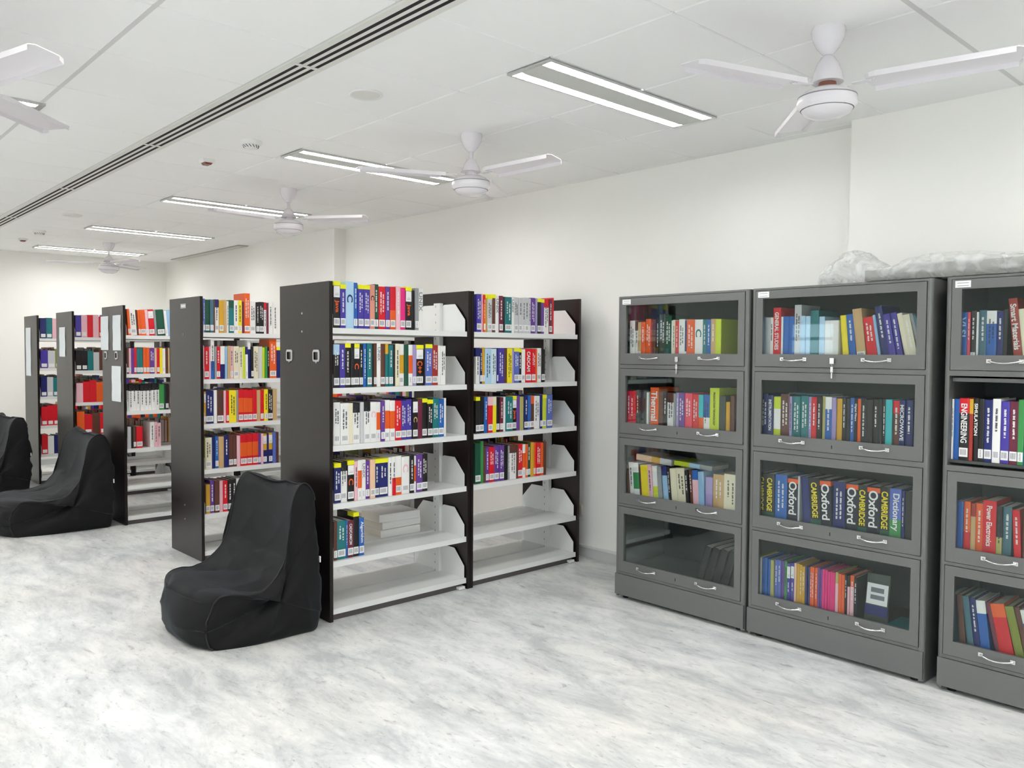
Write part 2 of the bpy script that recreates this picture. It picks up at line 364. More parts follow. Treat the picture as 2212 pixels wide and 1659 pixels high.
def ceiling_ring(x, y, label):
    t = thing('ceiling_speaker', label, 'ceiling speaker', (x, y, CEIL), group='round ceiling speakers')
    b = MB(); b.lathe([(.078, 0), (.080, -.004), (.074, -.010), (.066, -.006)], 0, 0, cap=False); b.build('rim', M_plast, t)
    b = MB(); b.lathe([(.066, -.006), (.040, -.0075), (.001, -.008)], 0, 0, cap=False); b.build('speaker_grille', M_frame, t)
ceiling_ring(2.115, 3.30, 'round white ceiling speaker nearest the camera, beside the slot diffuser')
ceiling_ring(2.10, 8.02, 'small round ceiling speaker far down the room, beyond the smoke detector')
def smoke(x, y, label):
    t = thing('smoke_detector', label, 'smoke detector', (x, y, CEIL), group='white smoke detectors')
    b = MB(); b.lathe([(.060, 0), (.060, -.014), (.052, -.022)], 0, 0); b.build('base', M_plast, t)
    b = MB(); b.lathe([(.046, -.020), (.040, -.036), (.030, -.044), (.001, -.046)], 0, 0, cap=False); b.build('sensor_head', M_plast, t)
    b = MB()
    for k in range(14):
        a = 2 * math.pi * k / 14; x1, y1 = .0445 * math.cos(a), .0445 * math.sin(a); x2, y2 = .037 * math.cos(a + .3), .037 * math.sin(a + .3)
        b.tube([(x1, y1, -.026), (x2 * 1.04, y2 * 1.04, -.039)], .0022, n=5)
    b.build('vent_slot', M_dk, t)
smoke(2.11, 4.49, 'white smoke detector with slotted side nearest the camera')
smoke(2.13, 9.30, 'tiny smoke detector on the far part of the ceiling')
def indicator(x, y, label):
    t = thing('indicator_lamp', label, 'indicator lamp', (x, y, CEIL), group='fire indicator lamps')
    b = MB(); b.prism([(-.040, 0), (.040, 0), (.034, -.022), (-.034, -.022)], 1, -.035, .035); b.build('base', M_plast, t)
    b = MB(); b.prism([(-.026, -.022), (.026, -.022), (.016, -.034), (-.016, -.034)], 1, -.028, .028); b.build('lens', M_red, t)
indicator(2.11, 5.11, 'small indicator lamp with a red lens on the ceiling behind the smoke detector')
indicator(2.15, 10.08, 'dark speck of an indicator lamp at the far end of the ceiling')

# ---------------------------------------------------------------- open book racks
ZS = [1.557, 1.240, 0.935, 0.625, 0.318, 0.066]
HR = 1.80
def rack_meshes():
    M = {}
    b = MB(); b.box(0, .020, 0, .545, 0, HR); M['panel'] = b.mesh('end_panel', M_dark)
    b = MB(); b.box(0, .895, 0, .248, -.003, 0); b.box(0, .895, 0, .003, -.030, -.003); b.box(0, .895, .245, .248, -.030, -.003); b.box(0, .895, .003, .012, -.030, -.028)
    M['shelf'] = b.mesh('shelf', M_rackw)
    pts = [(0, -.028), (0, .072), (.095, .168), (.20, .168), (.232, .150), (.232, -.028)]
    b = MB(); b.prism(pts, 0, 0, .0025); M['bracket'] = b.mesh('bracket', M_rackw)
    b = MB(); b.box(-.028, 0, -.030, .030, .0, 1.735)
    for k in range(34): b.box(-.0284, -.028, .008, .012, .06 + k * .05, .072 + k * .05, 1)
    M['post'] = b.mesh('upright_post', [M_rackw, M_plinth])
    b = MB(); b.box(0, .90, .03, .515, 0, .036); M['plinth'] = b.mesh('plinth', M_plinth)
    b = MB(); b.box(0, .045, .0, .10, -.016, .0); M['foot'] = b.mesh('foot', M_rackw)
    b = MB()  # card holder: bevelled square ring with a small pointed lip, on a face that looks to -X
    o = [(-.036, .026), (-.026, .034), (.026, .034), (.036, .024), (.036, -.022), (.026, -.030), (.010, -.030), (0, -.040), (-.010, -.030), (-.026, -.030), (-.036, -.022)]
    i_ = [(-.022, .020), (-.018, .022), (.018, .022), (.022, .018), (.022, -.016), (.018, -.020), (.008, -.020), (0, -.020), (-.008, -.020), (-.018, -.020), (-.022, -.016)]
    n = len(o); v = [(-.004, y, z) for y, z in o] + [(-.006, y, z) for y, z in i_] + [(0, y, z) for y, z in o]
    b.poly(v, [(k, (k+1) % n, n + (k+1) % n, n + k) for k in range(n)] + [(k, (k+1) % n, 2*n + (k+1) % n, 2*n + k) for k in range(n)])
    M['holder'] = b.mesh('card_holder', M_screw)
    b = MB(); b.tube([(-.003, 0, 0), (0, 0, 0)], .006, n=10); M['screw'] = b.mesh('screw', M_screw)
    return M
RM = rack_meshes()
def put(name, mesh, parent, loc=(0, 0, 0), sc=None):
    o = bpy.data.objects.new(name, mesh); C.objects.link(o); o.parent = parent; o.location = loc
    if sc: o.scale = sc
    return o
def rack(y0, label):
    t = thing('book_rack', label, 'book rack', (2.205, y0, 0), group='open double-sided book racks')
    px = [0, .940, .964, 1.915]                       # four dark panels
    panels = [put('end_panel', RM['panel'], t, (x, 0, 0)) for x in px]
    for bx in (.024, .992):
        w = 1.0 if bx < .5 else 1.0
        for side in (0, 1):
            for z in ZS:
                put('shelf', RM['shelf'], t, (bx, 0.008 + side * .281, z), (1.02 if bx < .5 else 1.025, 1, 1))
                for ex in (0.006, .905):
                    if side == 0: put('bracket', RM['bracket'], t, (bx + ex, .020, z))
                    else: put('bracket', RM['bracket'], t, (bx + ex + .0025, .528, z)).rotation_euler = (0, 0, math.pi)
        put('upright_post', RM['post'], t, (bx + .914, .272, 0)); put('upright_post', RM['post'], t, (bx + .030, .272, 0))
        put('plinth', RM['plinth'], t, (bx + .002, 0, 0))
        put('foot', RM['foot'], t, (bx + .855, .002, .020))
    return t, panels
YR = [3.790, 5.475, 7.040, 8.495, 9.800]
LAB_R = ['largest open book rack nearest the camera, with a tall glossy dark end panel', 'second open book rack, its end panel half hidden by a bean bag',
         'third open book rack, its grey-brown end panel carrying three sheets of paper', 'fourth open book rack with one sheet of paper on its end panel',
         'farthest open book rack, next to the far wall, with one long sheet on its panel']
racks = [rack(y, l) for y, l in zip(YR, LAB_R)]
A, Apan = racks[0]
for y in (3.923, 4.222): put('card_holder', RM['holder'], Apan[0], (0, y - YR[0], 1.408))
for z in (1.541, 1.64): put('screw', RM['screw'], Apan[0], (0, 4.077 - YR[0], z))
for z in (.35, .251, 1.548): put('screw', RM['screw'], racks[1][1][0], (0, 5.765 - YR[1], z))
b = MB(); b.box(-.003, 0, -.047, .047, -.016, .016, 0); b.box(-.0035, -.003, -.036, .036, -.006, .006, 1)
o = b.build('label_plate', [M_screw, M_stick], racks[1][1][0]); o.location = (0, 5.76 - YR[1], 1.744)
for y in (7.21, 7.49): put('card_holder', RM['holder'], racks[2][1][0], (0, y - YR[2], 1.390))
def notice(y0, y1, z0, z1, label):
    b = MB(); n = 6
    v = []; yc = (y0 + y1) / 2
    for i in range(n + 1):
        z = z0 + (z1 - z0) * i / n; w = .0015 + .0012 * math.sin(i * 1.9)
        for y in (y0, yc, y1): v.append((-w - (.0012 if y == yc else 0), y - yc, z - z0))
    v += [(p[0] + .0006, p[1], p[2]) for p in v]; N = 3 * (n + 1)
    fs = []
    for i in range(n):
        for j in range(2): a = i * 3 + j; fs += [(a, a + 1, a + 4, a + 3), (N + a, N + a + 3, N + a + 4, N + a + 1)]
        fs += [(i*3, (i+1)*3, N + (i+1)*3, N + i*3), (i*3+2, N + i*3+2, N + (i+1)*3+2, (i+1)*3+2)]
    b.poly(v, fs, 0)
    o = b.build('paper_notice', M_paper); o.location = (2.2036, yc, z0)
    tag(o, label, 'notice', 'paper notices on the rack end panels'); return o
notice(7.406, 7.612, 1.436, 1.722, 'white paper sheet on the third rack, upper one farther from the book shelves')
notice(7.090, 7.292, 1.433, 1.723, 'white paper sheet on the third rack, upper one beside the shelf edge')
notice(7.100, 7.332, 1.010, 1.303, 'white paper sheet on the third rack, lower one below the card holders')
notice(8.720, 8.924, 1.370, 1.655, 'narrow white paper strip on the fourth rack end panel')
notice(10.056, 10.272, 1.152, 1.675, 'long white paper strip on the farthest rack end panel')

# ---------------------------------------------------------------- grey glass-door bookcases
def ring(b, y0, y1, z0, z1, ty, tzt, tzb, x0, x1, mi=0):
    b.box(x0, x1, y0, y0 + ty, z0, z1, mi); b.box(x0, x1, y1 - ty, y1, z0, z1, mi)
    b.box(x0, x1, y0 + ty, y1 - ty, z0, z0 + tzb, mi); b.box(x0, x1, y0 + ty, y1 - ty, z1 - tzt, z1, mi)
DOORS = [(1.3705, 1.7475), (.9705, 1.3435), (.5600, .9425), (.1605, .5415)]
KSH = [1.392, .990, .582, .183]
def handle_mesh():
    b = MB(); pth = []
    for k in range(13):
        a = k / 12; y = (a - .5) * .118; pth.append((-.006 - .020 * math.sin(math.pi * a) ** .6, y, -.008 * math.sin(math.pi * a)))
    b.tube(pth, [.0065 if k in (0, 13) else (.0048 if k in (1, 11) else .0042) for k in range(13)], n=10, flat=.8)
    for s in (-1, 1): b.box(-.007, .0, s * .059 - .009, s * .059 + .009, -.008, .008)
    return b.mesh('handle', M_chrome)
HM = handle_mesh()
def cabinet(yl, w, label, open2=False):
    """yl: the side farther along the wall; local y runs from -w (right in the picture) to 0"""
    t = thing('glass_bookcase', label, 'bookcase', (3.70, yl, 0), group='grey glass-door bookcases')
    d, H, s = .45, 1.76, .022
    c = MB()
    rad = .016
    for (ya, yb, sgn) in ((-w, -w + s, -1), (-s, 0, 1)):       # sides with a rounded front corner
        pts = [(d, ya), (d, yb)]
        if sgn > 0:
            pts = [(d, yb), (d, ya), (0, ya)] + [(rad - rad * math.cos(q), yb - rad + rad * math.sin(q)) for q in [R(x) for x in (10, 30, 50, 70, 90)]]
        else:
            pts = [(d, ya), (d, yb), (0, yb)] + [(rad - rad * math.cos(q), ya + rad - rad * math.sin(q)) for q in [R(x) for x in (10, 30, 50, 70, 90)]]
        c.prism(pts, 2, .012, H, 0, False)
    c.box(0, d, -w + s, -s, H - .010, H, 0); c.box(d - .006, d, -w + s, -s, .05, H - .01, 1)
    for k in range(3): c.box(0, .022, -w + s, -s, DOORS[k+1][1] + .0025, DOORS[k][0] - .0025, 0)
    c.box(0, .022, -w + s, -s, .145, DOORS[3][0] - .0025, 0)
    c.build('body', [M_cab, M_cabin], t)
    for z in KSH:
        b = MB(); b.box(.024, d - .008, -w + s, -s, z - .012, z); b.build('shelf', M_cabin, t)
    b = MB(); b.box(-.006, .02, -w + .004, -.004, .022, .143); b.build('plinth', M_cab, t)
    for y in (-w + .05, -.05):
        b = MB(); b.lathe([(.018, 0), (.018, .014)], .04, y, n=16); b.build('foot', M_black, t)
    for k, (z0, z1) in enumerate(DOORS):
        if open2 and k == 1:        # flap pushed up and back under the shelf above: only its lower rail shows
            dr = MB(); dr.box(.03, .34, -w + s + .003, -s - .003, z1 - .022, z1 - .006); o = dr.build('door', M_cab, t); continue
        dr = MB(); y0, y1 = -w + s + .003, -s - .003
        ring(dr, y0, y1, z0, z1, .038, .040, .062, -.003, .014)
        o = dr.build('door', M_cab, t)
        g = MB(); g.box(.006, .010, y0 + .036, y1 - .036, z0 + .060, z1 - .038); g.build('pane', M_glass, o)
        for f in (.255, .745):
            h = bpy.data.objects.new('handle', HM); C.objects.link(h); h.parent = o; h.location = (-.003, y1 + (y0 - y1) * f, z0 + .038)
            h['label'] = 'chrome handle'
        lk = MB(); lk.box(-.0040, -.003, (y0 + y1) / 2 - .002, (y0 + y1) / 2 + .002, z0 + .020, z0 + .036); lk.build('lock', M_black, o)
        if k == 0 and not open2:
            ky = MB(); yc = (y0 + y1) / 2
            ky.tube([(-.003, yc, z0 + .040), (-.018, yc, z0 + .040)], .004, n=8); ky.box(-.020, -.018, yc - .010, yc + .010, z0 + .018, z0 + .045)
            ky.tube([(-.019, yc, z0 + .020), (-.020, yc - .002, z0 + .008), (-.017, yc, z0 + .002)], .0015, n=6)
            ky.box(-.019, -.017, yc - .006, yc + .006, z0 - .022, z0 + .004); ky.box(-.019, -.017, yc - .003, yc + .003, z0 - .050, z0 - .020)
            ky.build('key', M_chrome, o)
        if k == 0:
            pl = MB(); pl.box(-.0042, -.003, y1 - .072, y1 - .012, z1 - .034, z1 - .006, 0)
            pl.box(-.0046, -.0042, y1 - .064, y1 - .020, z1 - .028, z1 - .026, 1); pl.box(-.0046, -.0042, y1 - .064, y1 - .020, z1 - .016, z1 - .014, 1)
            pl.build('name_sticker', [M_stick, M_code], o)
    return t
cabinet(3.098, .860, 'grey steel bookcase with four glass flap doors, nearest the open racks')
cabinet(2.225, .865, 'grey steel bookcase standing in the middle of the three glass-door bookcases')
cabinet(1.308, .860, 'grey steel bookcase cut by the right picture edge, its second flap door open', True)

# ---------------------------------------------------------------- books
rnd = random.Random(7)
ORD = ('first second third fourth fifth sixth seventh eighth ninth tenth eleventh twelfth thirteenth fourteenth fifteenth sixteenth seventeenth eighteenth nineteenth twentieth '
       'twenty-first twenty-second twenty-third twenty-fourth twenty-fifth twenty-sixth twenty-seventh twenty-eighth twenty-ninth thirtieth thirty-first thirty-second '
       'thirty-third thirty-fourth thirty-fifth thirty-sixth thirty-seventh thirty-eighth thirty-ninth').split()
WHERE = {'A1': 'front rack near bay', 'A2': 'front rack wall bay', 'B': 'second rack', 'C': 'third rack', 'K1': 'left bookcase', 'K2': 'middle bookcase', 'K3': 'right bookcase'}
SHN = ['top shelf', 'second shelf', 'third shelf', 'fourth shelf', 'fifth shelf']

def lettering(parent, w, h, z0, z1, mt, real=None):
    if real:
        cu = bpy.data.curves.new('title_lettering', 'FONT'); cu.body = real; cu.align_x = 'CENTER'; cu.align_y = 'CENTER'
        L = z1 - z0; cu.size = 1; cu.extrude = .004; cu.offset = .022
        tmp = bpy.data.objects.new('tmp', cu); me = bpy.data.meshes.new_from_object(tmp); bpy.data.objects.remove(tmp); bpy.data.curves.remove(cu)
        me.name = 'title_lettering'; me.materials.clear(); me.materials.append(mt)
        xs = [v.co.x for v in me.vertices]; ys_ = [v.co.y for v in me.vertices]; cw, chh = max(xs) - min(xs), max(ys_) - min(ys_)
        sx = L * .96 / cw; sy = w * .72 / chh
        if sy > sx * 1.25: sy = sx * 1.25
        if sx > sy * 1.35: sx = sy * 1.35
        mx_, my_ = (max(xs) + min(xs)) / 2, (max(ys_) + min(ys_)) / 2
        top = z1 if len(real) > 2 else z1 - (L - cw * sx) * .3
        for v in me.vertices: v.co.x = (v.co.x - mx_) * sx; v.co.y = (v.co.y - my_) * sy; v.co.z *= .05
        o = bpy.data.objects.new('title_lettering', me); C.objects.link(o); o.parent = parent
        zc = top - cw * sx / 2
        o.matrix_local = Matrix(((0, 1, 0, w / 2), (0, 0, -1, -.0014), (-1, 0, 0, zc), (0, 0, 0, 1)))
        return o
    b = MB(); rows = 2 if w > .034 else 1
    for r_i in range(rows):
        xc = w * (.5 if rows == 1 else (.33 + .34 * r_i)); hw = min(w * (.14 if rows == 1 else .09), .0042)
        z = z1 - (0 if r_i == 0 else .012); zlow = z0 + (z1 - z0) * rnd.uniform(0, .35)
        while z > zlow + .004:
            for _ in range(rnd.randint(3, 8)):
                l = rnd.uniform(.0016, .0036)
                if z - l < zlow: break
                b.box(xc - hw * rnd.choice((.7, 1, 1)), xc + hw * rnd.choice((.7, 1, 1)), -.0012, -.0003, z - l, z); z -= l + .0009
            z -= .005
    return b.build('title_lettering', mt, parent)

def book(name, w, h, d, col, bands=(), flags='', text=None, tcol=None, detail=True):
    """mesh origin: lower left corner of the spine; x to the right, y into the shelf"""
    cols = [cmat(col)] + [cmat(c) for _, _, c in bands]
    cut = sorted(set([0, h] + [v for a, b_, _ in bands for v in (a, b_)]))
    t = min(.0022, w * .16); bu = min(.0016, w * .08)
    prof = [(0, bu), (w * .22, 0), (w * .78, 0), (w, bu), (w, d), (w - t, d), (w - t, t + .002), (t, t + .002), (t, d), (0, d)]
    b = MB()
    for z0, z1 in zip(cut[:-1], cut[1:]):
        mi = 0
        for k, (a, e, _) in enumerate(bands):
            if z0 >= a - 1e-6 and z1 <= e + 1e-6: mi = k + 1
        n = len(prof); v = [(x, y, z0) for x, y in prof] + [(x, y, z1) for x, y in prof]
        b.poly(v, [(i, (i+1) % n, n + (i+1) % n, n + i) for i in range(n)], mi)
        for base, z in ((0, z0), (n, z1)):
            if z in (0, h): b.poly(v[base:base + n], [(0, 1, 7, 8, 9) if 0 else (0, 1, 7), (1, 2, 6, 7), (2, 3, 6), (3, 4, 5, 6), (0, 7, 8, 9)], mi)
    o = b.build(name, cols)
    p = MB(); p.box(t, w - t, t + .002, d - .005, .003, h - .003); p.build('pages', M_page, o)
    if not detail: return o
    zt, zb = h * .93, (h * .08 if name == 'book' else .05)
    if 'S' in flags:
        s = MB(); s.box(w * .06, w * .94, -.0009, .001, .014, .052, 0)
        if w > .016:
            for q in range(5):
                if w < .028: s.box(w * .30, w * .62, -.0012, -.0009, .020 + q * .006, .0225 + q * .006, 1)
                else: s.box(w * .18 + q * w * .13, w * .18 + q * w * .13 + w * .06, -.0012, -.0009, .022, .046, 1)
        s.build('spine_sticker', [M_stick, M_code], o); zb = .062
    if 'Y' in flags:
        s = MB(); s.box(-.0004, w + .0004, -.0010, .06, h - .022, h + .0012); s.build('yellow_tag', M_tag, o); zt = h - .028
    if 'W' in flags:
        s = MB(); s.box(w * .04, w * .96, -.0009, .001, h * .66, (h - .024) if 'Y' in flags else h * .93, 0)
        s.box(w * .2, w * .8, -.0012, -.0009, h * .71, h * .718, 1); s.box(w * .3, w * .8, -.0012, -.0009, h * .74, h * .746, 1)
        s.build('white_label', [M_stick, M_code], o); zt = h * .62
    if text: lettering(o, w, h, zb + .004, zt - .004, cmat(tcol), text)
    elif 'T' in flags: lettering(o, w, h, zb + h * .05, zt - h * .06, M_lt)
    elif 'D' in flags: lettering(o, w, h, zb + h * .05, zt - h * .08, M_dk)
    return o

def shelf_row(key, start, hdef, data):
    unit, row = key.split('.'); row = int(row); cab = unit[0] == 'K'
    z = (KSH if cab else ZS)[row - 1] + .0008
    toks = data.split(';'); s = start; prev = 0.0; real = [q for q in toks if q.split()[1] != '_']
    if unit == 'K3':
        for e in ('31 bl T', '26 rd T', '40 gy', '33 tl T', '28 wh D', '36 nv T', '24 or', '30 br T'): toks.append(e)
    lim = {'A': 2.239, 'B': 2.239, 'C': 2.239, 'K': 0}[unit[0]] if not cab else -({'K1': 3.098, 'K2': 2.225, 'K3': 1.308}[unit] - .0235)
    for k, tk in enumerate(toks):
        f = tk.split(); w = int(f[0]) / 1000; col = f[1]
        if s < lim:
            cutw = min(lim - s, w - .008); s += cutw; w -= cutw
            if s < lim: s = lim
        if col == '_': s += w; continue
        flags = ''; bandspec = []; h = hdef / 100 + rnd.uniform(-.006, .004); text = tcol = None; lean = 0.0; given = False
        for x in f[2:]:
            if re.fullmatch(r'l-\d+', x): lean = float(x[2:])
            elif re.fullmatch(r'\d+(\.\d+)?', x): h = float(x) / 100; given = True
            elif '@' in x: text, tcol = x.split('@'); text = text.replace('_', ' ')
            elif re.fullmatch(r'[SYWTD]+', x): flags = x
            elif re.fullmatch(r'[BMC][a-z]{2}', x): bandspec.append((x[0], x[1:]))
        name = 'textbook' if cab else 'book'; extra = ''
        if col in ('ca', 'ox'):                     # dictionaries
            name = 'dictionary'
            if col == 'ca': col, text, tcol, extra, bandspec = 'bk', 'CAMBRIDGE', 'yl', ' with yellow block title', [('C', 'dg')]
            else: col, text, tcol, extra, bandspec = 'dn', 'Oxford', 'wh', ' with orange top band', [('B', 'or')]
        bands = []
        for bt, bc in bandspec:
            if bt == 'B': bands.append((h * .76, h, bc) if name != 'dictionary' else (h * .88, h * .97, bc))
            elif bt == 'M': bands.append((0, h * .45, bc))
            else: bands.append((h * .30, h * .74, bc) if name != 'dictionary' else (h * .02, h * .22, bc))
        bands.sort()
        a = R(lean); tw = w * math.cos(a) - .0012
        s += h * .6 * abs(math.tan(a) - math.tan(R(prev))) if k else 0
        if k == 0 and lean: s = max(s, lim + h * .55 * math.tan(a) + .002)
        off = 0
        d = rnd.uniform(.165, .185) if not cab else rnd.uniform(.17, .20)
        jit = rnd.uniform(0, .010)
        o = book(name, tw, h, d, col, bands, flags, text, tcol)
        pos = s + hdef / 200 * math.tan(a)
        if cab: o.location = (3.732 + jit, -pos, z); o.rotation_euler = (0, -a, -math.pi / 2)
        else:
            y = {'A': YR[0], 'B': YR[1], 'C': YR[2]}[unit[0]] + .026 + jit
            o.location = (pos, y, z); o.rotation_euler = (0, -a, 0)
        thick = 'thick ' if w > .045 else ('thin ' if w < .017 else ('tall ' if given and h > hdef / 100 + .015 else ''))
        feat = extra
        if not feat:
            if 'Y' in flags: feat = ' with yellow tag'
            elif bandspec: feat = ' with %s band' % COL[bandspec[0][1]][1].split()[-1]
            elif 'W' in flags: feat = ' with white label'
            elif 'T' in flags or (text and tcol == 'wh'): feat = ' with light title'
        cw = COL[col][1]
        lab = '%s%s %s%s, %s from left, %s, %s' % (thick, cw, {'book': 'book', 'textbook': 'textbook', 'dictionary': 'dictionary'}[name], feat, ORD[k], SHN[row - 1], WHERE[unit])
        if len(re.findall(r"[A-Za-z0-9][A-Za-z0-9'-]*", lab)) > 16: lab = lab.replace(feat, '')
        tag(o, lab, 'dictionary' if name == 'dictionary' else 'book', 'books on the %s of the %s' % (SHN[row - 1], WHERE[unit]))
        s += w; prev = lean
